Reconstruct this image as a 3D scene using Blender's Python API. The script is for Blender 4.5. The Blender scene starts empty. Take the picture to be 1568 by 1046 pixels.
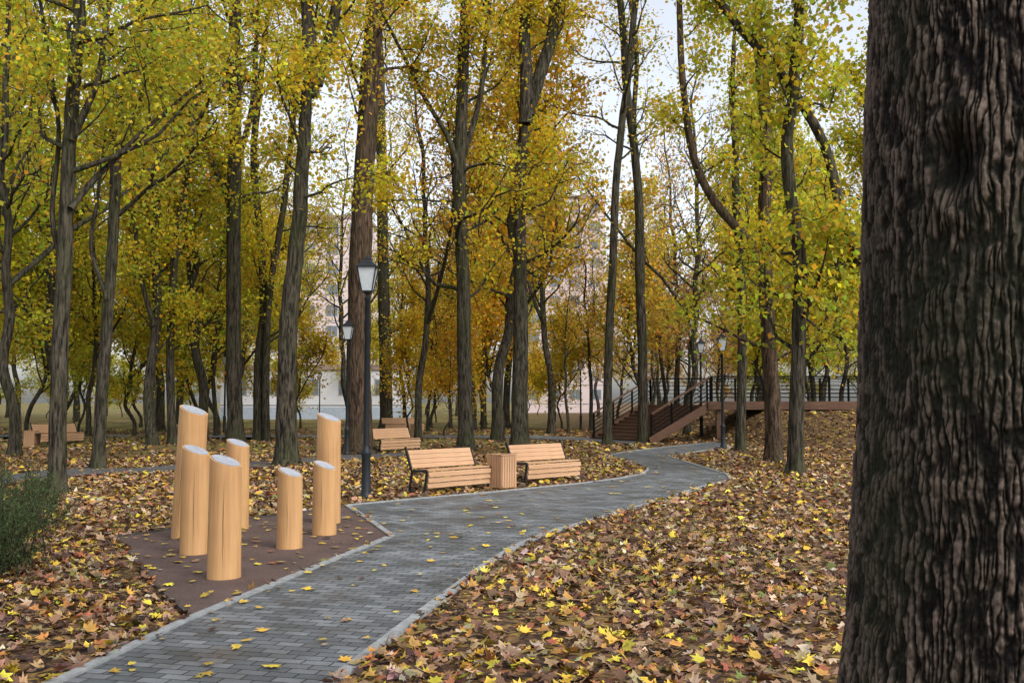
import bpy, bmesh, math, numpy as np
from mathutils import Vector, Matrix
R = math.radians
scene = bpy.context.scene
scene.view_settings.view_transform='Standard'
scene.view_settings.look='None'
scene.view_settings.exposure=0

# ---------------------------------------------------------------- camera
FPX=1500.0; CAMH=1.75; TH=math.atan(92/FPX)
cam_d=bpy.data.cameras.new("camera"); cam=bpy.data.objects.new("camera",cam_d)
scene.collection.objects.link(cam); scene.camera=cam
cam_d.sensor_width=36; cam_d.lens=36*FPX/1568; cam_d.clip_end=2000; cam_d.clip_start=0.05
cam.location=(0,0,CAMH); cam.rotation_euler=(math.pi/2+TH,0,0)
def ray(u,v):
    F=np.array([0,math.cos(TH),math.sin(TH)]); U=np.array([0,-math.sin(TH),math.cos(TH)])
    return F*FPX+np.array([1,0,0])*(u-784)+U*(523-v)
def G(u,v):
    r=ray(u,v); k=-CAMH/r[2]; return (r[0]*k, r[1]*k)
def P(u,v,d):
    r=ray(u,v); k=d/r[1]; return np.array([r[0]*k,d,CAMH+r[2]*k])

# ---------------------------------------------------------------- helpers
def smooth(a,b,x):
    t=np.clip((x-a)/(b-a),0,1); return t*t*(3-2*t)
def height(x,y):
    x=np.asarray(x,float); y=np.asarray(y,float)
    m=1.4*smooth(8.6,11.5,x)*smooth(37.5,43.6,y)*(1-smooth(70,90,y))
    far=smooth(7,12,np.abs(x))*0.10*(np.sin(x*0.45+1)*np.sin(y*0.37)+0.5*np.sin(x*1.1+y*0.8))
    far=far*(1-smooth(80,100,y))
    left=0.22*smooth(-5.4,-9,x)*(1-smooth(13,18,y))
    return m+far+left
def inpoly(x,y,poly):
    ins=np.zeros(len(x),bool); n=len(poly)
    for i in range(n):
        x1,y1=poly[i]; x2,y2=poly[(i+1)%n]
        if y1==y2: continue
        c=((y1>y)!=(y2>y))&(x<(x2-x1)*(y-y1)/(y2-y1)+x1)
        ins^=c
    return ins
def link(o,parent=None):
    scene.collection.objects.link(o)
    if parent is not None: o.parent=parent
    return o
def empty(name,loc=(0,0,0),rz=0):
    e=bpy.data.objects.new(name,None); e.location=loc; e.rotation_euler=(0,0,rz); e.empty_display_size=.2
    return link(e)
def mesh_np(name,V,F,mats,mi=None,col=None,sm=None):
    V=np.asarray(V,np.float32); F=np.asarray(F,np.int32)
    me=bpy.data.meshes.new(name)
    me.vertices.add(len(V)); me.vertices.foreach_set("co",V.ravel())
    k=F.shape[1]; me.loops.add(F.size); me.loops.foreach_set("vertex_index",F.ravel())
    me.polygons.add(len(F)); me.polygons.foreach_set("loop_start",np.arange(0,F.size,k,dtype=np.int32))
    for m in mats: me.materials.append(m)
    if mi is not None: me.polygons.foreach_set("material_index",np.asarray(mi,np.int32))
    if sm is not None: me.polygons.foreach_set("use_smooth",np.asarray(sm,bool))
    if col is not None:
        a=me.color_attributes.new("Col",'FLOAT_COLOR','POINT')
        c=np.ones((len(V),4),np.float32); c[:,:3]=col; a.data.foreach_set("color",c.ravel())
    me.update(calc_edges=True); me.validate()
    return me
def box(name,c,s,mat,parent=None,rot=(0,0,0),bev=0.0):
    bm=bmesh.new(); bmesh.ops.create_cube(bm,size=1)
    for v in bm.verts: v.co=Vector((v.co.x*s[0],v.co.y*s[1],v.co.z*s[2]))
    if bev>0: bmesh.ops.bevel(bm,geom=bm.edges[:],offset=bev,segments=2,affect='EDGES')
    me=bpy.data.meshes.new(name); bm.to_mesh(me); bm.free(); me.materials.append(mat)
    o=bpy.data.objects.new(name,me); o.location=c; o.rotation_euler=rot
    return link(o,parent)
def lathe(name,prof,segs,mat,parent=None,loc=(0,0,0),sm=True,rz=0):
    V=[];F=[]
    for (r,z) in prof:
        for i in range(segs):
            a=2*math.pi*i/segs+rz; V.append((r*math.cos(a),r*math.sin(a),z))
    for j in range(len(prof)-1):
        for i in range(segs):
            a=j*segs+i; b=j*segs+(i+1)%segs; F.append((a,b,b+segs,a+segs))
    F.append(tuple(range(segs))[::-1]); n=len(prof)-1; F.append(tuple(n*segs+i for i in range(segs)))
    me=bpy.data.meshes.new(name); me.from_pydata(V,[],F); me.materials.append(mat)
    for p in me.polygons: p.use_smooth = sm and len(p.vertices)==4
    o=bpy.data.objects.new(name,me); o.location=loc
    if sm:
        me.set_sharp_from_angle(angle=R(40))
    return link(o,parent)
def bar(name,p,q,w,mat,parent,h=None):
    p=Vector(p);q=Vector(q); d=q-p; o=box(name,(p+q)/2,(w,h or w,d.length),mat,parent)
    o.rotation_mode='QUATERNION'; o.rotation_quaternion=d.to_track_quat('Z','Y'); return o

# ---------------------------------------------------------------- materials
class N:
    def __init__(s,name):
        s.m=bpy.data.materials.new(name); s.m.use_nodes=True; s.t=s.m.node_tree; s.n=s.t.nodes; s.l=s.t.links
        s.b=s.n['Principled BSDF']; s.out=s.n['Material Output']
        s.b.inputs['Roughness'].default_value=.8; s.b.inputs['Specular IOR Level'].default_value=.25
    def a(s,t,ins={},**k):
        n=s.n.new(t)
        for x,y in k.items(): setattr(n,x,y)
        for x,y in ins.items():
            if hasattr(y,'is_output'): s.l.new(y,n.inputs[x])
            else: n.inputs[x].default_value=y
        return n
    def coord(s,scale=(1,1,1),rot=(0,0,0),kind='Object'):
        c=s.a('ShaderNodeTexCoord'); m=s.a('ShaderNodeMapping',{'Vector':c.outputs[kind],'Scale':scale,'Rotation':rot}); return m.outputs[0]
    def noise(s,vec,scale,detail=4,rough=.6):
        return s.a('ShaderNodeTexNoise',{'Vector':vec,'Scale':scale,'Detail':detail,'Roughness':rough})
    def ramp(s,fac,stops,interp='LINEAR'):
        r=s.a('ShaderNodeValToRGB',{'Fac':fac}); cr=r.color_ramp; cr.interpolation=interp
        while len(cr.elements)<len(stops): cr.elements.new(.5)
        for e,(p,c) in zip(cr.elements,stops): e.position=p; e.color=(*c,1)
        return r.outputs['Color']
    def mix(s,f,a,b,mode='MIX'):
        m=s.a('ShaderNodeMix',data_type='RGBA',blend_type=mode)
        for i,x in ((0,f),(6,a),(7,b)):
            if hasattr(x,'is_output'): s.l.new(x,m.inputs[i])
            else: m.inputs[i].default_value=x if i==0 else (*x,1)
        return m.outputs[2]
    def bump(s,h,strength=.5,dist=.02,prev=None):
        d={'Height':h,'Strength':strength,'Distance':dist}
        if prev is not None: d['Normal']=prev
        return s.a('ShaderNodeBump',d).outputs[0]
    def col(s,c): s.l.new(c,s.b.inputs['Base Color'])
    def nor(s,c): s.l.new(c,s.b.inputs['Normal'])

def mat_bark(name,c1,c2,moss=(.046,.050,.022)):
    k=N(name); v=k.coord((1,1,.13)); n1=k.noise(v,17,4,.7); n2=k.noise(k.coord((1,1,.4)),1.3,2)
    c=k.ramp(n1.outputs[0],[(.36,c1),(.62,c2)])
    c=k.mix(k.ramp(n2.outputs[0],[(.42,(0,0,0)),(.62,(.6,.6,.6))]),c,moss)
    c=k.mix(.7,c,k.ramp(n1.outputs[0],[(.38,(.35,.35,.35)),(.55,(1.15,1.15,1.15))]),'MULTIPLY')
    k.col(c)
    k.nor(k.bump(n1.outputs[0],.9,.04))
    k.b.inputs['Roughness'].default_value=.9; k.b.inputs['Specular IOR Level'].default_value=.12
    return k.m
BARK=mat_bark("bark_grey",(.014,.012,.009),(.080,.068,.050))
BARKR=mat_bark("bark_brown",(.022,.014,.010),(.105,.070,.046),(.055,.045,.025))
def mat_bigbark():
    k=N("bark_old_trunk"); at=k.a('ShaderNodeAttribute',attribute_name='Col')
    v=k.coord((1,1,.3)); n1=k.noise(v,28,5,.7)
    c=k.ramp(at.outputs['Fac'],[(.12,(.006,.005,.0045)),(.5,(.034,.027,.021)),(.95,(.150,.115,.094))])  # low relief ramps to near black, painted shade in the bark furrows
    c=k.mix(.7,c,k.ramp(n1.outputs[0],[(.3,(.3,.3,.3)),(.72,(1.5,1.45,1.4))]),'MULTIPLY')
    n2=k.noise(k.coord((1,1,.4)),2.4,3)
    c=k.mix(k.ramp(n2.outputs[0],[(.46,(0,0,0)),(.64,(.6,.6,.6))]),c,(.026,.030,.016))
    k.col(c); f=k.noise(k.coord((1,1,.5)),90,4,.7); k.nor(k.bump(f.outputs[0],.9,.006))
    k.b.inputs['Roughness'].default_value=.85; k.b.inputs['Specular IOR Level'].default_value=.15
    return k.m
BIGBARK=mat_bigbark()
def mat_leaf(name,trans=.45,tint=True):
    k=N(name); at=k.a('ShaderNodeAttribute',attribute_name='Col'); c=at.outputs['Color']
    if tint:
        oi=k.a('ShaderNodeObjectInfo'); c=k.mix(1.0,c,oi.outputs['Color'],'MULTIPLY')
    d=k.a('ShaderNodeBsdfDiffuse',{'Color':c})
    t=k.a('ShaderNodeBsdfTranslucent',{'Color':c}); m=k.a('ShaderNodeMixShader',{'Fac':trans}); 
    k.l.new(d.outputs[0],m.inputs[1]); k.l.new(t.outputs[0],m.inputs[2]); k.l.new(m.outputs[0],k.out.inputs[0])
    return k.m
LEAF=mat_leaf("autumn_leaves",.5)
kk=N("fallen_leaf"); aa=kk.a('ShaderNodeAttribute',attribute_name='Col'); kk.col(aa.outputs['Color']); kk.b.inputs['Roughness'].default_value=.6; LITTER=kk.m
def mat_wood(name,a,b,sc=(1,1,.06),scale=30,rough=.55):
    k=N(name); n=k.noise(k.coord(sc),scale,5); n2=k.noise(k.coord(),1.5,2)
    c=k.ramp(n.outputs[0],[(.3,a),(.7,b)]); c=k.mix(.45,c,k.ramp(n2.outputs[0],[(.3,(.7,.65,.6)),(.7,(1.1,1.1,1.1))]),'MULTIPLY')
    k.col(c); k.nor(k.bump(n.outputs[0],.25,.004)); k.b.inputs['Roughness'].default_value=rough; return k.m
POSTW=mat_wood("peeled_log",(.43,.235,.10),(.58,.345,.155),(1,1,.05),22)
SLAT=mat_wood("bench_slat",(.38,.22,.12),(.54,.34,.20),(.06,1,1),25)
SLATV=mat_wood("bin_slat",(.34,.19,.10),(.50,.31,.18))
DECKW=mat_wood("deck_wood",(.070,.036,.022),(.16,.085,.052),(.1,1,1),18)
def plain(name,c,rough=.6,metal=0,noise=.25,spec=.25):
    k=N(name); n=k.noise(k.coord(),12,3)
    k.col(k.ramp(n.outputs[0],[(.3,tuple(x*(1-noise) for x in c)),(.7,tuple(x*(1+noise) for x in c))]))
    k.b.inputs['Roughness'].default_value=rough; k.b.inputs['Metallic'].default_value=metal; k.b.inputs['Specular IOR Level'].default_value=spec; return k.m
BLACK=plain("black_metal",(.012,.015,.018),.5); RAIL=plain("railing_metal",(.008,.008,.008),.9,0,.2,.02)
GLASS=plain("frosted_lamp_glass",(.46,.50,.52),.25,0,.05)
PLATE=plain("steel_plate",(.34,.36,.40),.4,0,.15); KERB=plain("concrete_edging",(.25,.26,.26),.85)
WALLW=plain("white_wall",(.62,.63,.68),.8,0,.06); WALLP=plain("pink_wall",(.62,.52,.51),.8,0,.08); WIN=plain("window_glass",(.16,.19,.22),.2); BLUEB=plain("blue_plinth",(.36,.42,.50),.7)
ROOF=plain("roof",(.3,.22,.20),.8)

def mat_paver():
    k=N("paving_blocks"); v=k.coord((1,1,1),(0,0,R(14)))
    br=k.a('ShaderNodeTexBrick',{'Vector':v,'Scale':1,'Brick Width':.205,'Row Height':.105,'Mortar Size':.006,'Mortar Smooth':.3,'Color1':(.078,.087,.093,1),'Color2':(.178,.19,.20,1),'Mortar':(.02,.018,.016,1)})
    n=k.noise(k.coord(),1.2,5,.65); n2=k.noise(k.coord(),60,4)
    c=k.mix(.9,br.outputs['Color'],k.ramp(n.outputs[0],[(.32,(.5,.5,.5)),(.68,(1.4,1.4,1.4))]),'MULTIPLY')
    c=k.mix(.5,c,k.ramp(n2.outputs[0],[(.3,(.7,.7,.7)),(.7,(1.3,1.3,1.3))]),'MULTIPLY'); k.col(c)
    inv=k.a('ShaderNodeInvert',{'Color':br.outputs['Fac']})
    k.nor(k.bump(inv.outputs[0],.8,.006))
    k.l.new(k.ramp(n.outputs[0],[(.35,(.35,.35,.35)),(.65,(.7,.7,.7))]),k.b.inputs['Roughness'])
    return k.m
PAVE=mat_paver()
def mat_gravel():
    k=N("crushed_stone"); n=k.noise(k.coord(),90,5,.7); n2=k.noise(k.coord(),1.5,3)
    c=k.ramp(n.outputs[0],[(.3,(.05,.032,.029)),(.55,(.12,.08,.068)),(.75,(.27,.20,.18))])
    k.col(k.mix(.6,c,k.ramp(n2.outputs[0],[(.3,(.5,.5,.5)),(.7,(1.25,1.25,1.25))]),'MULTIPLY')); k.nor(k.bump(n.outputs[0],.9,.01)); return k.m
GRAV=mat_gravel()
def mat_ground():
    k=N("leaf_covered_ground"); v=k.coord()
    w=k.noise(v,3,2); wv=k.a('ShaderNodeVectorMath',{0:v,1:w.outputs['Color']},operation='ADD').outputs[0]
    vo=k.a('ShaderNodeTexVoronoi',{'Vector':wv,'Scale':9.0}); sep=k.a('ShaderNodeSeparateColor',{0:vo.outputs['Color']})
    c=k.ramp(sep.outputs[0],[(0,(.05,.03,.018)),(.3,(.12,.065,.035)),(.55,(.22,.13,.055)),(.75,(.32,.20,.07)),(.9,(.42,.29,.06))],'CONSTANT')
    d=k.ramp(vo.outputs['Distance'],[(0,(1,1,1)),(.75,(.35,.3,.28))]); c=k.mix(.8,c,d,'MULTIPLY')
    g=k.noise(v,35,4); gc=k.ramp(g.outputs[0],[(.3,(.10,.11,.025)),(.7,(.27,.25,.055))])
    pos=k.a('ShaderNodeTexCoord').outputs['Object']; sx=k.a('ShaderNodeSeparateXYZ',{0:pos})
    big=k.noise(v,.30,4)
    yy=k.a('ShaderNodeMapRange',{'Value':sx.outputs[1],'From Min':28,'From Max':42}); 
    xx=k.a('ShaderNodeMapRange',{'Value':sx.outputs[0],'From Min':8,'From Max':-2})
    f=k.a('ShaderNodeMath',{0:yy.outputs[0],1:xx.outputs[0]},operation='MULTIPLY')
    bb=k.ramp(big.outputs[0],[(.44,(0,0,0)),(.56,(.8,.8,.8))])
    f2=k.a('ShaderNodeMath',{0:f.outputs[0],1:bb},operation='MULTIPLY')
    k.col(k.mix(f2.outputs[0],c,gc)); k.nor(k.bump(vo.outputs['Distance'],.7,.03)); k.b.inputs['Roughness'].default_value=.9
    return k.m
GROUND=mat_ground()

# ---------------------------------------------------------------- ground
def axis(a,b,fine,mx):
    s=list(np.arange(a,b+1e-6,fine)); st=fine; x=b
    while x<mx: st*=1.35; x+=st; s.append(x)
    st=fine; x=a; pre=[]
    while x>-mx: st*=1.35; x-=st; pre.append(x)
    return np.array(pre[::-1]+s)
gx=axis(-30,30,.5,900); gy=axis(0,90,.5,900)
XX,YY=np.meshgrid(gx,gy); ZZ=height(XX,YY)
V=np.stack([XX.ravel(),YY.ravel(),ZZ.ravel()],1); nx=len(gx); ny=len(gy)
i,j=np.meshgrid(np.arange(nx-1),np.arange(ny-1)); a=(j*nx+i).ravel(); F=np.stack([a,a+1,a+1+nx,a+nx],1)
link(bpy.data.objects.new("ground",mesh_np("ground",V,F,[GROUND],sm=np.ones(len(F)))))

def sheet(name,poly,z,mat):
    bm=bmesh.new(); vs=[bm.verts.new((x,y,z)) for x,y in poly]; f=bm.faces.new(vs); bmesh.ops.recalc_face_normals(bm,faces=[f])
    if f.normal.z<0: f.normal_flip()
    me=bpy.data.meshes.new(name); bm.to_mesh(me); bm.free(); me.materials.append(mat); return link(bpy.data.objects.new(name,me))
def ribbon(name,pts,w,z0,z1,mat,closed=False):
    pts=[Vector((p[0],p[1])) for p in pts]; V=[];F=[]; n=len(pts)
    for i,p in enumerate(pts):
        a=pts[max(i-1,0)] if not closed else pts[i-1]; b=pts[min(i+1,n-1)] if not closed else pts[(i+1)%n]
        d1=(p-a).normalized() if (p-a).length>0 else (b-p).normalized(); d2=(b-p).normalized() if (b-p).length>0 else d1
        t=(d1+d2).normalized(); nn=Vector((-t.y,t.x)); s=w/2/max(.4,nn.dot(Vector((-d1.y,d1.x))))
        for q,z in ((p+nn*s,z0),(p+nn*s,z1),(p-nn*s,z1),(p-nn*s,z0)): V.append((q.x,q.y,z))
    m=n if closed else n-1
    for i in range(m):
        a=i*4; b=((i+1)%n)*4
        for k in range(4): F.append((a+k,a+(k+1)%4,b+(k+1)%4,b+k))
    me=bpy.data.meshes.new(name); me.from_pydata(V,[],F); me.materials.append(mat); me.update()
    bm=bmesh.new(); bm.from_mesh(me); bmesh.ops.recalc_face_normals(bm,faces=bm.faces); bm.to_mesh(me); bm.free()
    return link(bpy.data.objects.new(name,me))
LE1=[(-4.0,1.5),G(90,1046),G(285,952),G(440,888),G(600,822)]
LE2=[G(600,822),G(562,795),G(530,775)]
LE3=[G(530,775),G(645,764),G(760,754),G(890,741),G(950,733),G(985,726),G(992,719),G(960,706),G(930,698),G(960,692),G(1010,686),G(1110,676)]
RE=[(-2.2,1.5),G(510,1046),G(640,945),G(740,870),G(790,838),G(840,817),G(900,800),G(1000,770),G(1080,745),G(1120,735),G(1114,727),G(1070,714),G(1025,700),G(1060,693),G(1120,684)]
PATH=LE1+LE2[1:]+LE3[1:]+RE[::-1]
sheet("footpath",PATH,.012,PAVE)
ribbon("path_edging",LE1,.08,-.05,.030,KERB); ribbon("path_edging",LE2,.08,-.05,.0285,KERB); ribbon("path_edging",LE3,.08,-.05,.030,KERB); ribbon("path_edging",RE,.09,-.05,.030,KERB)
PAD=[G(290,946),G(235,895),G(178,824),G(330,802),G(530,777),G(562,797),G(598,822),G(440,886)]
sheet("gravel_pad",PAD,.008,GRAV); ribbon("gravel_pad_edging",[G(290,946),G(235,895),G(178,824),G(330,802),G(530,777)],.03,-.05,.032,plain("steel_edging",(.07,.06,.055),.6))
FARP=[(-40,52.5),(-10,51),(1,50.5),(4,47),(5.9,41.9),(5.0,40.5),(3,44),(0,46.5),(-10,47.5),(-40,49)]
sheet("distant_footpath",FARP,.03,PAVE)
SIDEP=[G(-150,752),G(0,744),G(130,731),G(260,722),G(420,716),G(520,706),G(620,700),G(620,694),G(520,698),G(420,707),G(260,712),G(130,721),G(0,731),G(-150,738)]
DK=plain("old_asphalt",(.08,.076,.076),.9)
def drape(name,poly,z,mat):
    n=len(poly)//2; L=poly[:n]; Rr=poly[n:][::-1]; V=[];F=[]; K=6
    for s in range((n-1)*K+1):
        i=min(s//K,n-2); t=s/K-i
        for q in range(5):
            w=q/4; x=(L[i][0]*(1-t)+L[i+1][0]*t)*(1-w)+(Rr[i][0]*(1-t)+Rr[i+1][0]*t)*w; y=(L[i][1]*(1-t)+L[i+1][1]*t)*(1-w)+(Rr[i][1]*(1-t)+Rr[i+1][1]*t)*w
            V.append((x,y,float(height(x,y))+z))
    m=(n-1)*K
    for s in range(m):
        for q in range(4): a=s*5+q; F.append((a,a+1,a+6,a+5))
    return link(bpy.data.objects.new(name,mesh_np(name,V,F,[mat])))
drape("side_footpath",SIDEP,.02,DK)

# ---------------------------------------------------------------- leaf litter
PAL=np.array([(.38,.24,.13),(.62,.43,.06),(.46,.23,.06),(.18,.095,.055),(.09,.046,.036),(.29,.17,.10),(.20,.20,.05),(.52,.41,.28),(.70,.53,.05),(.36,.13,.06)])
PW=np.array([.18,.10,.12,.17,.14,.13,.03,.10,.055,.05]); PW=PW/PW.sum()
def scatter_pts(rng,x0,x1,y0,y1,n):
    x=rng.uniform(x0,x1,n); y=rng.uniform(y0,y1,n)
    onp=inpoly(x,y,PATH); pad=inpoly(x,y,PAD); fp=inpoly(x,y,FARP)|inpoly(x,y,SIDEP)
    pr=np.where(onp,.020,np.where(pad,.04,np.where(fp,.06,1.)))
    pn=np.sin(x*.9+1.3*np.sin(y*.7))*np.sin(y*.8+1.1*np.sin(x*.5+2))
    pr=pr*np.where(onp|pad|fp,1,np.clip(.82+.5*pn,.3,1))
    lawn=smooth(28,38,y)*smooth(6,-1,x); pr=pr*(1-.65*lawn*np.clip(.6+.6*np.sin(x*.35+2)*np.sin(y*.3),0,1))
    keep=rng.random(n)<pr
    keep&=np.abs(x)<y*.60+2.5
    return x[keep],y[keep],(onp|pad|fp)[keep]
def maple_litter(name,x,y,onp,rng,size,star=True,zmax=.05):
    n=len(x); tilt=np.where(onp,.08,.42)
    az=rng.uniform(0,2*np.pi,n); nrm=np.stack([rng.normal(0,1,n)*tilt,rng.normal(0,1,n)*tilt,np.ones(n)],1); nrm/=np.linalg.norm(nrm,axis=1)[:,None]
    a=np.stack([np.cos(az),np.sin(az),np.zeros(n)],1); a-=nrm*(a*nrm).sum(1)[:,None]; a/=np.linalg.norm(a,axis=1)[:,None]; b=np.cross(nrm,a)
    if star:
        ang=np.radians([0,22,42,62,95,125,180,235,265,298,318,338]); rad=np.array([1,.55,.92,.5,.75,.42,.30,.42,.75,.5,.92,.55])
    else:
        ang=np.radians([0,45,120,180,240,315]); rad=np.array([1,.62,.6,.7,.6,.62])
    T=np.stack([rad*np.cos(ang),rad*np.sin(ang)],1); K=len(T)
    s=size*rng.uniform(.5,1.3,n); asp=rng.uniform(.55,1.05,n); curl=rng.normal(.0,.36,n)*np.where(onp,.3,1); curl2=rng.normal(.12,.36,n)*np.where(onp,.3,1)
    C=np.stack([x,y,height(x,y)+np.where(onp,.022+.012*rng.random(n),.006+zmax*rng.random(n)**1.3)],1)
    V=np.zeros((n,K+1,3)); V[:,0]=C
    for kx in range(K):
        tx,ty=T[kx]; jit=1+rng.normal(0,.12,n)
        V[:,kx+1]=C+a*(tx*s*jit)[:,None]+b*(ty*s*asp*jit)[:,None]+nrm*((curl*tx*tx+curl2*ty*ty)*s)[:,None]
    V[:,:,2]=np.maximum(V[:,:,2],(height(x,y)+.004+np.where(onp,.012,0))[:,None])
    base=(np.arange(n)*(K+1))[:,None]
    Fs=[np.concatenate([base,base+1+kx,base+1+(kx+1)%K],1) for kx in range(K)]; F=np.stack(Fs,1).reshape(-1,3)
    pal=PAL[rng.choice(len(PAL),n,p=PW)]
    yel=rng.random(n)<.7; pal=np.where((onp&yel)[:,None],PAL[1]*1.05,pal)
    c=pal*rng.uniform(.55,1.2,n)[:,None]*(1+rng.normal(0,.08,(n,3))); c=np.clip(c,.01,.8)
    col=np.repeat(c[:,None,:],K+1,1); col[:,0]*=.75; 
    col*=rng.uniform(.85,1.12,(n,K+1,1))
    link(bpy.data.objects.new(name,mesh_np(name,V.reshape(-1,3),F,[LITTER],col=col.reshape(-1,3))))
rng=np.random.default_rng(5)
x,y,o=scatter_pts(rng,-9,9,3,16,60000); maple_litter("fallen_leaves",x,y,o,rng,.071)
x,y,o=scatter_pts(rng,-18,18,16,32,65000); maple_litter("fallen_leaves",x,y,o,rng,.080,False,.06)
x,y,o=scatter_pts(rng,-32,32,32,62,42000); maple_litter("fallen_leaves",x,y,o,rng,.115,False,.05)

# ---------------------------------------------------------------- trees
class B:
    def __init__(s): s.V=[];s.F=[];s.mi=[];s.c=[];s.n=0
    def add(s,V,F,mi,col):
        s.V.append(V); s.F.append(F+s.n); s.n+=len(V); s.mi.append(np.full(len(F),mi)); s.c.append(np.broadcast_to(col,(len(V),3)))
    def mesh(s,name,mats):
        mi=np.concatenate(s.mi); return mesh_np(name,np.concatenate(s.V),np.concatenate(s.F),mats,mi,np.concatenate(s.c),mi==0)
def tube(b,pts,rad,k):
    pts=np.asarray(pts,float); n=len(pts); t=np.gradient(pts,axis=0); t/=np.linalg.norm(t,axis=1)[:,None]+1e-9
    m=t.mean(0); ref=np.eye(3)[np.argmin(np.abs(m))]
    u=np.cross(t,ref); u/=np.linalg.norm(u,axis=1)[:,None]+1e-9; v=np.cross(t,u)
    a=np.arange(k)*2*np.pi/k; rad=np.asarray(rad)
    if rad.ndim==1: rad=np.repeat(rad[:,None],k,1)
    V=pts[:,None,:]+rad[:,:,None]*(np.cos(a)[None,:,None]*u[:,None,:]+np.sin(a)[None,:,None]*v[:,None,:])
    i,j=np.meshgrid(np.arange(k),np.arange(n-1)); q=(j*k+i).ravel(); q2=(j*k+(i+1)%k).ravel()
    b.add(V.reshape(-1,3),np.stack([q,q2,q2+k,q+k],1),0,(0,0,0))
def walk(rng,p,d,L,n,up,wob):
    pts=[p]; d=d/np.linalg.norm(d)
    for _ in range(n):
        d=d+rng.normal(0,wob,3)+np.array([0,0,up]); d/=np.linalg.norm(d); p=p+d*L/n; pts.append(p)
    return np.array(pts)
def crown(b,rng,ax,ar,t0,nl,Lmax,cl,up=.10,drop=0,sub=5,z_el=(5,60)):
    n=len(ax)
    for i in range(nl):
        t=t0+(1-t0)*(i+rng.random())/nl; f=t*(n-1); k=min(int(f),n-2); w=f-k; p=ax[k]*(1-w)+ax[k+1]*w; r=ar[k]*(1-w)+ar[k+1]*w
        az=i*2.4+rng.uniform(-.5,.5); el=R(rng.uniform(*z_el)); tt=(t-t0)/(1-t0)
        L=Lmax*(1-.6*tt)*rng.uniform(.55,1.15); d=np.array([math.cos(az)*math.cos(el),math.sin(az)*math.cos(el),math.sin(el)])
        r1=min(r*.5,.016*L+.010); pts=walk(rng,p,d,L,7,up,.22); tube(b,pts,np.linspace(r1,r1*.25,8),6)
        for j in range(sub):
            s=rng.integers(2,8); q=pts[s]; dd=pts[s]-pts[s-1]; dd=dd/np.linalg.norm(dd)+rng.normal(0,.6,3); L2=L*rng.uniform(.25,.5)
            p2=walk(rng,q,dd,L2,4,up*.5-drop,.24); r2=r1*.38; tube(b,p2,np.linspace(r2,r2*.3,5),4); cl.extend(p2[1:])
            for _ in range(2):
                q3=p2[rng.integers(1,5)]; p3=walk(rng,q3,rng.normal(0,1,3)+np.array([0,0,.2-drop*3]),L2*.6,3,-drop,.25); tube(b,p3,np.linspace(r2*.4,r2*.15,4),3); cl.extend(p3[1:])
        cl.append(pts[-1])
Y=np.array([.80,.60,.04]); GR=np.array([.37,.44,.06]); O=np.array([.82,.47,.035]); BR=np.array([.48,.33,.18])
def leaves(b,rng,cl,n,size,mixw,sig=.38,droop=0):
    n=int(n); cl=np.array(cl); m=len(cl); w=rng.random(m)**2.6+.02; w/=w.sum(); idx=rng.choice(m,n,p=w)
    base=np.array([Y,GR,O,BR]); mw=np.array(mixw)/sum(mixw); cc=rng.dirichlet(mw*1.8+.05,m)@base; cc*=rng.uniform(.62,1.15,m)[:,None]
    C=cl[idx]+rng.normal(0,1,(n,3))*np.array([sig,sig,sig*.7])
    a=rng.normal(0,1,(n,3)); a[:,2]-=droop; a/=np.linalg.norm(a,axis=1)[:,None]
    nr=rng.normal(0,1,(n,3)); nr[:,2]+=.6*np.sign(nr[:,2]); bb=np.cross(nr,a); bb/=np.linalg.norm(bb,axis=1)[:,None]; nn=np.cross(a,bb)
    s=(size*rng.uniform(.6,1.3,n))[:,None]
    V=np.stack([C,C+a*s*.45+bb*s*.42+nn*s*.1,C+a*s*1.05,C+a*s*.45-bb*s*.42+nn*s*.1],1).reshape(-1,3)
    F=np.arange(4*n).reshape(n,4); col=np.clip(cc[idx]*(1+rng.normal(0,.13,(n,3))),.005,.9)
    b.add(V,F,1,np.repeat(col,4,0))
def catmull(P_,k):
    P_=np.array(P_,float); P2=np.vstack([2*P_[0]-P_[1],P_,2*P_[-1]-P_[-2]]); out=[]
    for i in range(1,len(P2)-2):
        for t in np.arange(k)/k:
            a,b_,c,d=P2[i-1:i+3]; out.append(.5*((2*b_)+(-a+c)*t+(2*a-5*b_+4*c-d)*t*t+(-a+3*b_-3*c+d)*t**3))
    out.append(P_[-1]); return np.array(out)
def trunk_mesh(b,rng,pts,rad,k=14,flare=True):
    pts=pts+np.cumsum(rng.normal(0,.022,pts.shape),0)*np.array([1,1,0])*np.linspace(0,1,len(pts))[:,None]
    a=np.arange(k)*2*np.pi/k; lob=1+.05*np.sin(3*a+rng.random()*6)+.03*np.sin(5*a+rng.random()*6)
    rr=np.asarray(rad)[:,None]*lob[None,:]*(1+rng.normal(0,.03,(len(pts),k)))
    if flare:
        z=pts[:,2]-pts[0,2]; fl=np.exp(-z/.28)*.55; rr=rr*(1+fl[:,None]*(1+.5*np.sin(4*a+1)[None,:]))
    tube(b,pts,rr,k); return pts
LK=.72
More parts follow.
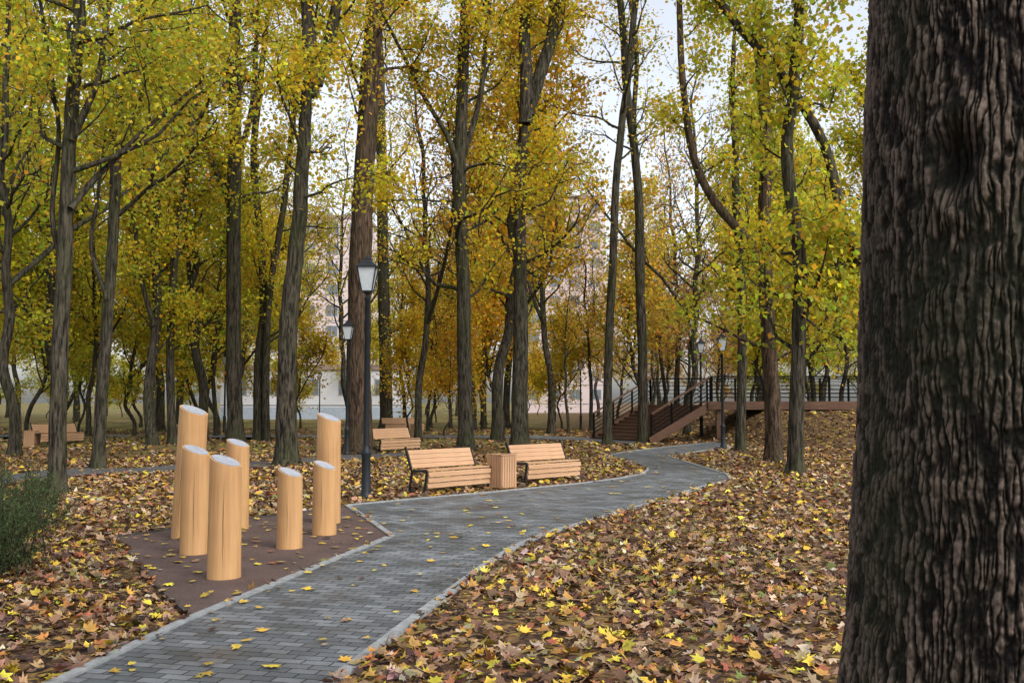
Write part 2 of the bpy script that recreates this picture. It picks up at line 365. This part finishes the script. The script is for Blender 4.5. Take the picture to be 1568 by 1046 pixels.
def main_tree(name,v0,uv,wpx,seed,t0=.45,nl=14,Lm=4,nleaf=12000,mix_=(5,3,1,0),forks=(),bark=None,size=.14,ext=6,drop=0,sig=.36,ftaper=.55,fork_limbs=6):
    rng=np.random.default_rng(seed); bx,by=G(uv[0][0],v0); d=by; z0=float(height(bx,by))
    base=np.array([bx,by,z0]); pts=[np.array([bx,by,z0-.12]),np.array([bx+.0,by,z0+.25])]
    drift=rng.normal(0,.25)
    for i,(u,v) in enumerate(uv[1:]): pts.append(P(u,v,d+drift*(i+1)*.5))
    r0=wpx/FPX*d/2
    dirn=pts[-1]-pts[-2]; dirn/=np.linalg.norm(dirn)
    if ext>0: pts.append(pts[-1]+dirn*ext*.5+rng.normal(0,.15,3)); pts.append(pts[-1]+np.array([0,0,1])*ext*.5+rng.normal(0,.3,3))
    ax=catmull(pts,8); L=np.linspace(0,1,len(ax)); rad=r0*(1-(1-ftaper if ext>0 else .55)*L)
    if ext>0: rad=rad*(1-.75*smooth(.72,1,L))
    b=B(); ax=trunk_mesh(b,rng,ax-base,rad); cl=[]
    crown(b,rng,ax,rad,t0,nl,Lm,cl,drop=drop)
    for (fp,w0,w1,e) in forks:
        q=[P(u,v,d+rng.normal(0,.1)+.12*i) for i,(u,v) in enumerate(fp)]
        dr=q[-1]-q[-2]; dr/=np.linalg.norm(dr)
        if e>0: q.append(q[-1]+dr*e)
        fa=catmull(q,6)-base; fr=np.linspace(w0,w1,len(fa))/FPX*d/2
        tube(b,fa,fr*(1+rng.normal(0,.03,len(fa))),10); crown(b,rng,fa,fr,.35,fork_limbs,Lm*.7,cl,drop=drop)
    if nleaf: leaves(b,rng,cl,nleaf*LK,size,mix_,sig,droop=.5+drop*8)
    me=b.mesh(name,[bark or BARK,LEAF]); o=bpy.data.objects.new(name,me); o.location=base; return link(o)

main_tree("maple_tree",757,[(86,757),(92,560),(102,380),(112,200),(128,60),(138,-30)],27,1,.42,16,3.4,15000,(4,6,0,0),
   forks=[([(108,320),(140,280),(175,245),(215,205),(262,165)],11,4,1.0),([(100,420),(80,330),(90,200),(70,60)],9,5,2),([(110,215),(150,120),(165,20)],12,7,3)],size=.10)
main_tree("maple_tree",720,[(150,720),(158,560),(170,380),(178,200),(205,60),(215,-20)],20,2,.4,14,4,15000,(4,6,0,0),forks=[([(165,460),(140,380),(150,300)],8,4,2),([(176,250),(210,170),(225,80)],9,5,2)],size=.12)
main_tree("linden_tree",686,[(232,686),(226,600),(240,480),(236,360),(244,250),(238,100)],17,3,.28,15,4,14000,(5,5,1,0),forks=[([(236,500),(215,420),(205,330)],9,5,2)])
main_tree("linden_tree",684,[(264,684),(262,560),(268,400),(285,280),(300,150)],14,4,.28,12,3.5,10000,(5,5,1,0))
main_tree("oak_tree",680,[(361,680),(358,520),(358,350),(361,180),(362,60),(362,-20)],25,5,.38,18,5,15000,(5,5,1,0),forks=[([(359,330),(330,260),(290,170),(270,80)],10,5,3),([(360,260),(385,170),(392,70)],10,6,3)],ftaper=.6)
main_tree("linden_tree",672,[(394,672),(395,560),(404,460),(396,340),(388,230),(400,90)],15,6,.28,14,5,13000,(6,4,1,0))
main_tree("linden_tree",672,[(408,672),(407,560),(412,450),(430,330),(445,200)],13,7,.32,11,4,9000,(6,4,1,0))
main_tree("oak_tree",713,[(439,713),(443,560),(452,420),(467,260),(481,120)],37,8,.72,7,3.4,10000,(6,4,1,0),
   forks=[([(478,150),(474,70),(468,-30)],25,17,5),([(484,130),(505,60),(522,-30)],22,14,5)],ext=0,ftaper=.6,size=.13)
main_tree("pine_tree",694,[(551,694),(550,560),(553,400),(556,250),(566,100),(572,-20)],41,9,.48,16,5,12000,(6,3,2,0),bark=BARKR,ftaper=.55)
main_tree("linden_tree",657,[(592,657),(590,520),(588,380),(586,220),(584,80)],21,10,.28,18,6,17000,(7,4,1,0))
main_tree("maple_tree",690,[(713,690),(712,560),(710,420),(707,270),(714,120),(722,-20)],25,11,.31,20,4.8,18000,(7,4,1,0),forks=[([(709,300),(690,220),(650,150),(610,70)],10,4,2),([(710,240),(735,150),(745,50)],10,6,3)])
main_tree("linden_tree",656,[(741,656),(741,560),(740,450),(735,330)],9,12,.28,14,4,11000,(7,3,1,0))
main_tree("oak_tree",688,[(795,688),(796,560),(797,420),(799,280),(805,165)],31,13,.62,9,4.4,9500,(7,3,2,0),
   forks=[([(805,190),(806,120),(803,50),(806,-30)],22,14,5),([(808,175),(828,110),(846,50),(850,-30)],22,14,5)],ext=0,ftaper=.62)
main_tree("ash_tree",681,[(929,681),(930,560),(937,400),(944,250),(962,100),(972,-20)],15,14,.5,18,3.2,2600,(6,3,2,0))
main_tree("ash_tree",678,[(984,678),(984,560),(980,420),(976,280),(960,150),(948,20)],17,15,.5,18,3.2,2600,(6,3,2,0),forks=[([(983,430),(980,300),(970,200),(975,90),(965,0)],10,6,3)])
main_tree("ash_tree",690,[(1134,690),(1136,560),(1135,440),(1130,340),(1125,200)],16,16,.35,12,3.2,5500,(6,6,0,0))
main_tree("maple_tree",708,[(1186,708),(1184,600),(1178,480),(1178,350),(1180,200),(1172,80)],27,17,.28,20,3.2,12500,(5,7,0,0),bark=BARKR,
   forks=[([(1180,440),(1150,375),(1095,310),(1062,240),(1045,120),(1040,0)],17,8,3)],size=.13,drop=.04,sig=.3)
main_tree("chestnut_tree",726,[(1219,726),(1220,620),(1224,500),(1222,400),(1200,250),(1215,120),(1225,0)],25,18,.25,24,3.1,13500,(5,8,0,0),
   forks=[([(1318,400),(1290,330),(1265,230),(1222,150),(1180,95),(1130,40),(1085,-20)],18,12,3),([(1224,500),(1262,420),(1318,400)],14,13,0)],size=.15,drop=.07,sig=.28)

# general variants (shared meshes)
def variant(seed,h,r0,t0,nl,Lm,nleaf,mix_,size=.19,sig=.40,bark=None,sub=5):
    rng=np.random.default_rng(seed); n=14; lean=rng.normal(0,.045,2)
    z=np.linspace(-.15,h,n); pts=np.stack([lean[0]*z+np.cumsum(rng.normal(0,.19,n)),lean[1]*z+np.cumsum(rng.normal(0,.19,n)),z],1); pts[:2,:2]=0
    rad=r0*(1-.85*np.linspace(0,1,n)**1.2); cp=catmull(pts,3); rad=np.interp(np.linspace(0,n-1,len(cp)),np.arange(n),rad)
    b=B(); pts=trunk_mesh(b,rng,cp,rad,10); cl=[]
    crown(b,rng,pts,rad,t0,nl,Lm,cl,sub=sub)
    if rng.random()<.8:
        q=walk(rng,pts[11],np.array([rng.normal(0,.45),rng.normal(0,.45),1]),h*.6,8,.06,.09); fr=np.linspace(rad[11]*.7,.03,9); tube(b,q,fr,8); crown(b,rng,q,fr,.3,nl//2,Lm*.7,cl,sub=sub)
    leaves(b,rng,cl,nleaf,size,mix_,sig); return b.mesh("tree_variant",[bark or BARK,LEAF])
TALL=[variant(100+i,20,.25,.22,26,5.6,13000,(6,4,1,0)) for i in range(4)]
MID=[variant(110+i,12,.12,.16,20,4.0,9500,(7,4,1,0)) for i in range(3)]
LOW=[variant(120+i,6.5,.06,.15,14,2.5,5000,(7,4,1,0),size=.15,sig=.34) for i in range(2)]
BARE=[variant(130+i,19,.18,.3,28,4.4,2000,(6,2,2,2),sub=6,size=.18) for i in range(2)]
BRN=[variant(140,12,.13,.2,22,4,5000,(5,1,3,5),size=.17)]
def put(name,me,x,y,rng,s=1,tint=(1,1,1),parent=None):
    o=bpy.data.objects.new(name,me); o.location=(x,y,float(height(x,y))); o.rotation_euler=(0,0,rng.uniform(0,6.28)); s*=rng.uniform(.88,1.12); o.scale=(s,s,s*rng.uniform(.95,1.1))
    o.color=(*tint,1); return link(o,parent)
rng=np.random.default_rng(77)
def tint_for(u,rng):
    if u<330: t=(.88,.98,1.1)
    elif u<640: t=(.98,.99,1.1)
    elif u<930: t=(1.08,.93,1)
    elif u<1120: t=(1.03,.90,1.7)
    else: t=(.90,1.0,1)
    k=rng.uniform(.85,1.12); return tuple(c*k*rng.uniform(.92,1.08) for c in t)
for yy in np.arange(44,80,7.4):
    for xx in np.arange(-yy*.62,yy*.62,7.2):
        x=xx+rng.uniform(-2.6,2.6); y=yy+rng.uniform(-2.6,2.6); u=784+x/y*FPX
        if 1<x<24 and 38<y<50: continue
        if inpoly(np.array([x]),np.array([y]),FARP)[0]: continue
        q=rng.random()
        if y>54 and (455<u<550 or 820<u<900):
            if q<.8: continue
        if 890<u<1110:
            me=BARE[rng.integers(2)] if q<.6 else (BRN[0] if q<.85 else MID[rng.integers(3)])
        else:
            me=TALL[rng.integers(4)] if q<.45 else (MID[rng.integers(3)] if q<.78 else BARE[rng.integers(2)])
        put("linden_tree" if q<.5 else "maple_tree",me,x,y,rng,1,tint_for(u,rng))
for (u,v,me,s) in [(660,655,MID[0],.85),(625,664,LOW[0],1.0),(680,668,LOW[1],.9),(310,664,MID[1],.9),(205,668,MID[2],.9),(770,662,MID[1],1.0),(40,672,MID[1],1.0),(-60,690,TALL[0],.9),(1290,668,MID[2],.9),(1240,664,MID[0],.9),(1160,662,LOW[1],1.2),(1400,690,TALL[1],.8),(20,700,BARE[0],.9),(460,660,LOW[0],1),(120,664,LOW[1],1.1),(1050,656,BRN[0],.8),(840,652,LOW[1],1.1),(655,660,BARE[0],.6),(905,660,BARE[1],.7),(1020,655,BARE[0],.75),(330,668,BARE[1],.7),(135,672,BARE[0],.7),(870,664,BARE[1],.5),(690,655,BARE[1],.7),(1260,676,BARE[0],.6),(860,656,LOW[0],1.2)]:
    x,y=G(u,v); put("young_maple_tree",me,x,y,rng,s,tint_for(u,rng))
dist=empty("distant_trees")
for yy in np.arange(84,140,12):
    for xx in np.arange(-yy*.60,yy*.60,7.5):
        x=xx+rng.uniform(-3,3); y=yy+rng.uniform(-3,3); u=784+x/y*FPX; q=rng.random()
        me=(BARE[rng.integers(2)] if q<.4 else BRN[0]) if 890<u<1110 else (TALL[rng.integers(4)] if q<.35 else MID[rng.integers(3)] if q<.7 else LOW[q>.85])
        if (440<u<565 or 825<u<900) and q<.8: continue
        put("distant_tree",me,x,y,rng,1,tint_for(u,rng),dist)

# ---------------------------------------------------------------- big near trunk
def vnoise(x,y,seed,px):
    rg=np.random.default_rng(seed); g=rg.random((px,4096)); xi=np.floor(x).astype(int); yi=np.floor(y).astype(int); fx=x-xi; fy=y-yi
    fx=fx*fx*(3-2*fx); fy=fy*fy*(3-2*fy); x0=xi%px; x1=(xi+1)%px; y0=yi%4096; y1=(yi+1)%4096
    return (g[x0,y0]*(1-fx)+g[x1,y0]*fx)*(1-fy)+(g[x0,y1]*(1-fx)+g[x1,y1]*fx)*fy
def big_trunk():
    rng=np.random.default_rng(9); K=1100; zs=np.concatenate([np.linspace(-.2,.7,60)[:-1],np.linspace(.7,3.5,600),np.linspace(3.5,14,160)[1:]])
    th=np.arange(K)/K; TT,Z=np.meshgrid(th,zs)
    R0=.458-.012*Z+.28*np.exp(-np.maximum(Z,0)/.42)*(1+.3*np.sin(TT*2*np.pi*4+1))+.010*np.sin(TT*2*np.pi*3+Z*.6)+.012*(vnoise(TT*8,Z*1.6,8,8)-.5)*2
    def ridges(nr,seed,vz):
        warp=(vnoise(TT*16,Z*vz*.35,seed,16)-.5)*4.6+(vnoise(TT*44,Z*vz,seed+1,44)-.5)*4.0+(vnoise(TT*140,Z*vz*3,seed+2,140)-.5)*1.8
        return np.abs(np.sin(TT*nr*np.pi+warp))
    r1=ridges(112,21,6.0); r2=ridges(112,41,8.0)
    net=np.minimum(np.clip(r1*1.6,0,1),np.clip(r2*1.8+.2,0,1))
    br=vnoise(TT*120,Z*20,3,120); plate=.22+.78*smooth(.15,.6,br)
    rid=net**.9*plate; rid*=.65+.35*vnoise(TT*31,Z*4,5,31)
    fine=vnoise(TT*500,Z*130,4,500); f2=vnoise(TT*240,Z*60,6,240); Rr=R0+rid*.020+(fine-.5)*.004+(f2-.5)*.006
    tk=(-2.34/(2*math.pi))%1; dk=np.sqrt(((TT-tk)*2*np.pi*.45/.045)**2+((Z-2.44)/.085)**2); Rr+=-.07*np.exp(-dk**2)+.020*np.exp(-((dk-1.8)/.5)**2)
    cx=.028*Z+.0; A=TT*2*np.pi; X=cx+Rr*np.cos(A); Yc=Rr*np.sin(A); V=np.stack([X,Yc,Z],2).reshape(-1,3)
    n=len(zs); i,j=np.meshgrid(np.arange(K),np.arange(n-1)); q=(j*K+i).ravel(); q2=(j*K+(i+1)%K).ravel(); F=np.stack([q,q2,q2+K,q+K],1)
    col=np.clip(rid*1.0+(fine-.5)*.4+(f2-.5)*.45,0,1)*(1-.8*np.exp(-dk**2)); col=np.repeat(col.reshape(-1,1),3,1)  # shade painted into the colour: furrows and knot hollow darker than ridges
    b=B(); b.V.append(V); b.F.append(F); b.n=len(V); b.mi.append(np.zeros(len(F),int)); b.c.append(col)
    ax=np.stack([.028*np.linspace(0,14,20),np.zeros(20),np.linspace(0,14,20)],1); cl=[]
    bb=B(); crown(bb,rng,ax,np.full(20,.3),.65,14,4.5,cl); leaves(bb,rng,cl,5000,.14,(5,5,1,0))
    b.add(np.concatenate(bb.V),np.concatenate(bb.F),0,(.6,.6,.6)); b.mi[-1]=np.concatenate(bb.mi); b.c[-1]=np.concatenate(bb.c)
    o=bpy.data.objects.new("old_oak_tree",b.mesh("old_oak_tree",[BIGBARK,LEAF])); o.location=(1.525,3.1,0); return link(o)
big_trunk()

# ---------------------------------------------------------------- log posts
CRACK=plain("crack_dark",(.09,.035,.012),.9)
def post(u,v,r,hh,seed,lean=(0,0)):
    x,y=G(u,v); y+=r*.9
    e=empty("timber_post",(x,y,0)); k=48; rg=np.random.default_rng(seed); V=[];F=[]
    sx,sy=.36,-.15; zs=np.linspace(0,1,14); mx=math.hypot(sx,sy)*r
    lob=1+.02*np.sin(2*np.arange(k)*2*np.pi/k+rg.random()*6)+.012*np.sin(3*np.arange(k)*2*np.pi/k+rg.random()*6)
    for s in zs:
        rr=r*(1.03-.06*s)
        for i in range(k):
            a=2*math.pi*i/k; px=rr*lob[i]*math.cos(a); py=rr*lob[i]*math.sin(a); top=hh-mx-(px*sx+py*sy)
            V.append((px+lean[0]*s,py+lean[1]*s,-.02+(top+.02)*s))
    for j in range(13):
        for i in range(k): a=j*k+i; b=j*k+(i+1)%k; F.append((a,b,b+k,a+k))
    F.append(tuple(13*k+i for i in range(k)))
    me=bpy.data.meshes.new("log"); me.from_pydata(V,[],F); me.materials.append(POSTW)
    for p in me.polygons: p.use_smooth=len(p.vertices)==4
    me.set_sharp_from_angle(angle=R(30)); link(bpy.data.objects.new("log",me),e)
    V=[];F=[]
    for (sc,dz) in ((.86,.002),(.86,.010)):
        for i in range(k):
            px,py,pz=me.vertices[13*k+i].co; cx,cy=lean; qx=(px-cx)*sc; qy=(py-cy)*sc; V.append((qx+cx,qy+cy,hh-mx-(qx*sx+qy*sy)+dz))
    for i in range(k): F.append((i,(i+1)%k,k+(i+1)%k,k+i))
    F.append(tuple(k+i for i in range(k))); m2=bpy.data.meshes.new("top_plate"); m2.from_pydata(V,[],F); m2.materials.append(PLATE); link(bpy.data.objects.new("top_plate",m2),e)
    a=R(rg.uniform(-110,-70)); cxp=math.cos(a); cyp=math.sin(a); hh2=hh*.8; V=[];F=[];n=24; p0=(-cyp,cxp); wv=0
    for i in range(n+1):
        s=i/n; wv+=rg.normal(0,.0012); w=.0022*math.sin(math.pi*min(1,max(0.02,s)))+.0002; rr=r*(1.03-.06*(s*.8))+.0045
        for sg in (-1,1): V.append((cxp*rr+p0[0]*(wv+sg*w)+lean[0]*s*.8,cyp*rr+p0[1]*(wv+sg*w)+lean[1]*s*.8,.12+s*(hh2-.12)))
    for i in range(n): F.append((2*i,2*i+1,2*i+3,2*i+2))
    m3=bpy.data.meshes.new("drying_crack"); m3.from_pydata(V,[],F); m3.materials.append(CRACK); link(bpy.data.objects.new("drying_crack",m3),e)
post(278,826,.185,1.71,1,(.07,0)); post(291,851,.155,1.25,2); post(336,889,.158,1.22,3); post(358,812,.158,1.24,4)
post(439,842,.153,.96,5); post(493,821,.156,.97,6); post(499,803,.178,1.59,7)

# ---------------------------------------------------------------- benches and bins
def bench(u1,v1,u2,v2,name="park_bench",L=None):
    a=Vector(G(u1,v1)); b=Vector(G(u2,v2)); d=b-a; L=L or d.length; rz=math.atan2(d.y,d.x)
    e=empty(name,(a.x,a.y,max(.012,float(height(a.x,a.y)))),rz)
    def slat(nm,y,z,w,ang,t=.032): box(nm,(L/2,y,z),(L,w,t),SLAT,e,(ang,0,0),.005)
    for i in range(4): slat(f"seat_slat_{i+1}",.045+.105*i,.432-.005*i,.095,R(-3))
    for i in range(4):
        s=.14+.22*i; y=.44+(.60-.44)*s*1.0; z=.44+(.83-.44)*s; slat(f"back_slat_{i+1}",y,z,.088,math.atan2(.39,.16))
    for i in range(3): slat(f"front_slat_{i+1}",-.022+.03*(i*.5),.355-.105*i,.095,R(82))
    for sx in (-.022,L+.022,):
        pts=[(.07,.0),(.0,.43),(.435,.405),(.625,.86)]
        for i in range(3):
            p=pts[i];q=pts[i+1]; bar(f"frame_{i}",(sx,p[0],p[1]),(sx,q[0],q[1]),.022,BLACK,e,.05)
        bar("rear_leg",(sx,.42,.405),(sx,.50,0),.022,BLACK,e,.05); box("foot",(sx,.28,.012),(.03,.48,.022),BLACK,e)
bench(655,757,750,748); bench(808,742,888,735)
def bin_(u,v,rz,s=1):
    x,y=G(u,v); e=empty("litter_bin",(x,y+.25,.0+float(height(x,y))),rz); w=.42*s; h=.68
    box("inner_body",(0,0,h/2),(w-.04,w-.04,h-.06),BLACK,e)
    n=6
    for sd in range(4):
        for i in range(n):
            o=-w/2+(i+.5)*w/n; c=[(o,-w/2,h/2),(w/2,o,h/2),(o,w/2,h/2),(-w/2,o,h/2)][sd]; sz=(w/n-.008,.024,h-.04) if sd%2==0 else (.024,w/n-.008,h-.04)
            box("slat",c,sz,SLATV,e,(0,0,0),.003)
    for s1,(cx,cy,sx,sy) in enumerate([(0,-w/2+.02,w+.05,.06),(0,w/2-.02,w+.05,.06),(-w/2+.02,0,.06,w-.03),(w/2-.02,0,.06,w-.03)]): box(f"rim_{s1}",(cx,cy,h),(sx,sy,.025),SLATV,e,(0,0,0),.004)
bin_(768,749,R(46))
bench(583,694,643,690); bin_(637,672,R(30)); bench(62,681,128,678); bin_(43,681,0)
bench(590,662,650,661)

# ---------------------------------------------------------------- lamps
def lamp(x,y,z=0,H=4.4,name="street_lamp"):
    e=empty(name,(x,y,z)); 
    lathe("base",[(.13,0),(.13,.05),(.105,.08),(.085,.12),(.08,.75),(.095,.80),(.095,.84),(.07,.88),(.055,.95)],24,BLACK,e)
    lathe("post",[(.055,.9),(.045,H-.80),(.06,H-.78),(.06,H-.75),(.035,H-.73),(.035,H-.68),(.075,H-.66),(.075,H-.64)],20,BLACK,e)
    r2=math.sqrt(2); zb=H-.62; zt=H-.20; wb=.095; wt=.17
    lathe("glass",[(wb*r2*.93,zb),(wt*r2*.93,zt)],4,GLASS,e,(0,0,0),False,R(45))
    lathe("bottom_plate",[(wb*r2+.01,zb-.03),(wb*r2+.01,zb-.002)],4,BLACK,e,(0,0,0),False,R(45))
    for sx in(-1,1):
        for sy in(-1,1): bar("corner_bar",(sx*wb,sy*wb,zb),(sx*wt,sy*wt,zt),.016,BLACK,e)
    lathe("roof",[(wt*r2+.03,zt+.002),(wt*r2+.03,zt+.025),(wt*r2*.62,zt+.10),(wt*r2*.45,zt+.13),(wt*r2*.40,zt+.16)],4,BLACK,e,(0,0,0),False,R(45))
    lathe("finial",[(.06,zt+.155),(.075,zt+.17),(.05,zt+.19),(.03,zt+.20),(.028,zt+.22),(.012,zt+.25),(.004,zt+.28)],12,BLACK,e)
x,y=G(560,763); lamp(x,y)
x,y=G(531,696); lamp(x,y,0,4.45)
for (u,d,H) in [(345,55,4.4),(889,62,4.4),(850,85,4.4),(490,85,4.4),(1073,46.5,4.6),(155,80,4.4),(640,78,4.4)]: 
    xx=(u-784)/FPX*d; lamp(xx,d,float(height(xx,d)),H)
x,y=G(1110,687); lamp(x,y+.3,0,4.3)

# ---------------------------------------------------------------- stairs and deck
def deck():
    e=empty("wooden_footbridge"); p0=Vector((5.95,41.7,0)); dr=Vector((.87,.5,0)).normalized(); sd=Vector((-.5,.87,0)).normalized(); W=4.4; H=1.75; n=11; tr=.30; rz=math.atan2(dr.y,dr.x)
    for i in range(n):
        z=H*(i+1)/(n+1); c=p0+dr*(tr*(i+.5))+sd*(W/2)
        box(f"tread_{i+1}",(c.x,c.y,z-.02),(tr+.02,W,.04),DECKW,e,(0,0,rz)); c2=c-dr*(tr/2-.012)
        box(f"riser_{i+1}",(c2.x,c2.y,z-H/(n+1)/2-.025),(.02,W-.02,H/(n+1)-.045),DECKW,e,(0,0,rz))
    run=tr*n
    for k,off in ((1,-.04),(2,W+.04)):
        a=p0+sd*off-dr*.15; b=p0+sd*off+dr*run; bar(f"stringer_{k}",(a.x,a.y,.05),(b.x,b.y,H-.12),.06,DECKW,e,.36)
    top=p0+dr*run
    x0=top.x; y0=top.y; Ld=16
    box("deck_floor",(x0+Ld/2-.2,y0+W/2-.1,H-.03),(Ld,W+.3,.05),DECKW,e); 
    box("deck_fascia",(x0+Ld/2-.2+.0,y0-.28,H-.17),(Ld,.05,.36),DECKW,e); 
    for i in range(6): box(f"pile_{i}",(x0+.3+i*3,y0,.8),(.2,.2,1.7),DECKW,e)
    def rail(tag,pts,hm=RAIL):
        for i in range(len(pts)-1):
            a=Vector(pts[i]);b=Vector(pts[i+1]); Ls=(b-a).length; m=max(1,round(Ls/1.35))
            for j in range(m+1):
                p=a.lerp(b,j/m); bar(f"{tag}_post",(p.x,p.y,p.z),(p.x,p.y,p.z+1.08),.085,RAIL,e)
            for hgt in (.2,.38,.56,.74,.92): bar(f"{tag}_wire",a+Vector((0,0,hgt)),b+Vector((0,0,hgt)),.028,RAIL,e)
            bar(f"{tag}_handrail",a+Vector((0,0,1.1)),b+Vector((0,0,1.1)),.10,hm,e,.06)
    a=p0+sd*.06; b=top+sd*.06
    rail("near_stair",[(a.x,a.y,.12),(b.x,b.y,H)],DECKW); rail("near_deck",[(b.x,y0-.2,H),(x0+Ld-.5,y0-.2,H)])
    a=p0+sd*(W-.06); b=top+sd*(W-.06); rail("far_stair",[(a.x,a.y,.12),(b.x,b.y,H)],DECKW); rail("far_deck",[(b.x,b.y,H),(x0+Ld-.5,b.y,H)])
deck()

# ---------------------------------------------------------------- shrubs
def shrub(x,y,r,h,seed):
    rg=np.random.default_rng(seed); b=B(); cl=[]
    for i in range(40):
        az=rg.uniform(0,6.28); el=R(rg.uniform(35,88)); d=np.array([math.cos(az)*math.cos(el),math.sin(az)*math.cos(el),math.sin(el)])
        p=walk(rg,np.array([rg.normal(0,r*.25),rg.normal(0,r*.25),0.]),d,h*rg.uniform(.5,1.2),6,.06,.12); tube(b,p,np.linspace(.009,.003,7),4); 
        for q in p[1:]: cl.append(q)
        for _ in range(4):
            q=walk(rg,p[rg.integers(1,6)],d+rg.normal(0,.6,3),h*.35,4,.05,.15); tube(b,q,np.linspace(.004,.002,5),3); cl.extend(q[1:])
    cl=np.array(cl); n=9000; idx=rg.integers(0,len(cl),n); C=cl[idx]+rg.normal(0,.028,(n,3)); a=rg.normal(0,.7,(n,3)); a[:,2]+=.7; a/=np.linalg.norm(a,axis=1)[:,None]
    bb=np.cross(a,rg.normal(0,1,(n,3))); bb/=np.linalg.norm(bb,axis=1)[:,None]; s=rg.uniform(.02,.05,n)[:,None]
    V=np.stack([C,C+a*s*.5+bb*s*.16,C+a*s,C+a*s*.5-bb*s*.16],1).reshape(-1,3); col=np.array([.085,.115,.05])*rg.uniform(.5,1.6,n)[:,None]
    b.add(V,np.arange(4*n).reshape(n,4),1,np.repeat(col,4,0)); o=bpy.data.objects.new("juniper_shrub",b.mesh("juniper_shrub",[BARK,LEAF])); o.location=(x,y,float(height(x,y))); link(o)
x,y=G(5,880); shrub(x,y,.7,.8,1); x,y=G(-30,835); shrub(x,y,.8,.95,2); x,y=G(40,815); shrub(x,y,.6,.7,3)

# ---------------------------------------------------------------- buildings
def building(name,cx,cy,w,dp,h,mat,floors,cols,plinth=None,rz=0):
    e=empty(name,(cx,cy,0),rz); box("walls",(0,0,h/2),(w,dp,h),mat,e); box("parapet",(0,0,h+.15),(w+.3,dp+.3,.5),ROOF,e)
    if plinth: box("plinth",(0,0,.6),(w+.1,dp+.1,1.2),plinth,e)
    fh=(h-1.4)/floors; cw=w/cols
    for f in range(floors):
        z=1.4+fh*(f+.5)
        for c in range(cols):
            x=-w/2+cw*(c+.5); box("window_frame",(x,-dp/2-.02,z),(1.7,.08,1.6),PLATE,e); 
            for s in (-.4,.4): box("window_pane",(x+s,-dp/2-.065,z),(.70,.03,1.4),WIN,e)
        box("floor_joint",(0,-dp/2-.01,1.4+fh*f),(w-.02,.05,.10),KERB,e)
def bx(u,d): return (u-784)/FPX*d
building("apartment_building",bx(502,145),145,13,12,28,WALLP,9,4)
building("apartment_building",bx(862,160),160,13,12,34,WALLP,11,4)
building("low_building",bx(490,102),102,18,9,5.0,WALLW,1,5,BLUEB)

# ---------------------------------------------------------------- light
sd=Vector((.55,-.55,.80)).normalized(); el=math.asin(sd.z); rot=math.atan2(sd.x,sd.y)
w=bpy.data.worlds.new("World"); scene.world=w; w.use_nodes=True; nt=w.node_tree; bg=nt.nodes['Background']
sky=nt.nodes.new('ShaderNodeTexSky'); sky.sky_type='NISHITA'; sky.sun_disc=False; sky.sun_elevation=el; sky.sun_rotation=rot; sky.air_density=1.0; sky.dust_density=3; sky.ozone_density=1
hs=nt.nodes.new('ShaderNodeHueSaturation'); hs.inputs['Saturation'].default_value=.34; hs.inputs['Value'].default_value=2.0
nt.links.new(sky.outputs[0],hs.inputs['Color']); nt.links.new(hs.outputs[0],bg.inputs['Color']); bg.inputs['Strength'].default_value=.15
sl=bpy.data.lights.new("sun",'SUN'); sl.energy=1.25; sl.angle=R(22); sl.color=(1,.96,.90); so=bpy.data.objects.new("sun",sl); so.rotation_mode='QUATERNION'; so.rotation_quaternion=(-sd).to_track_quat('-Z','Y'); so.location=(20,-20,40); link(so)
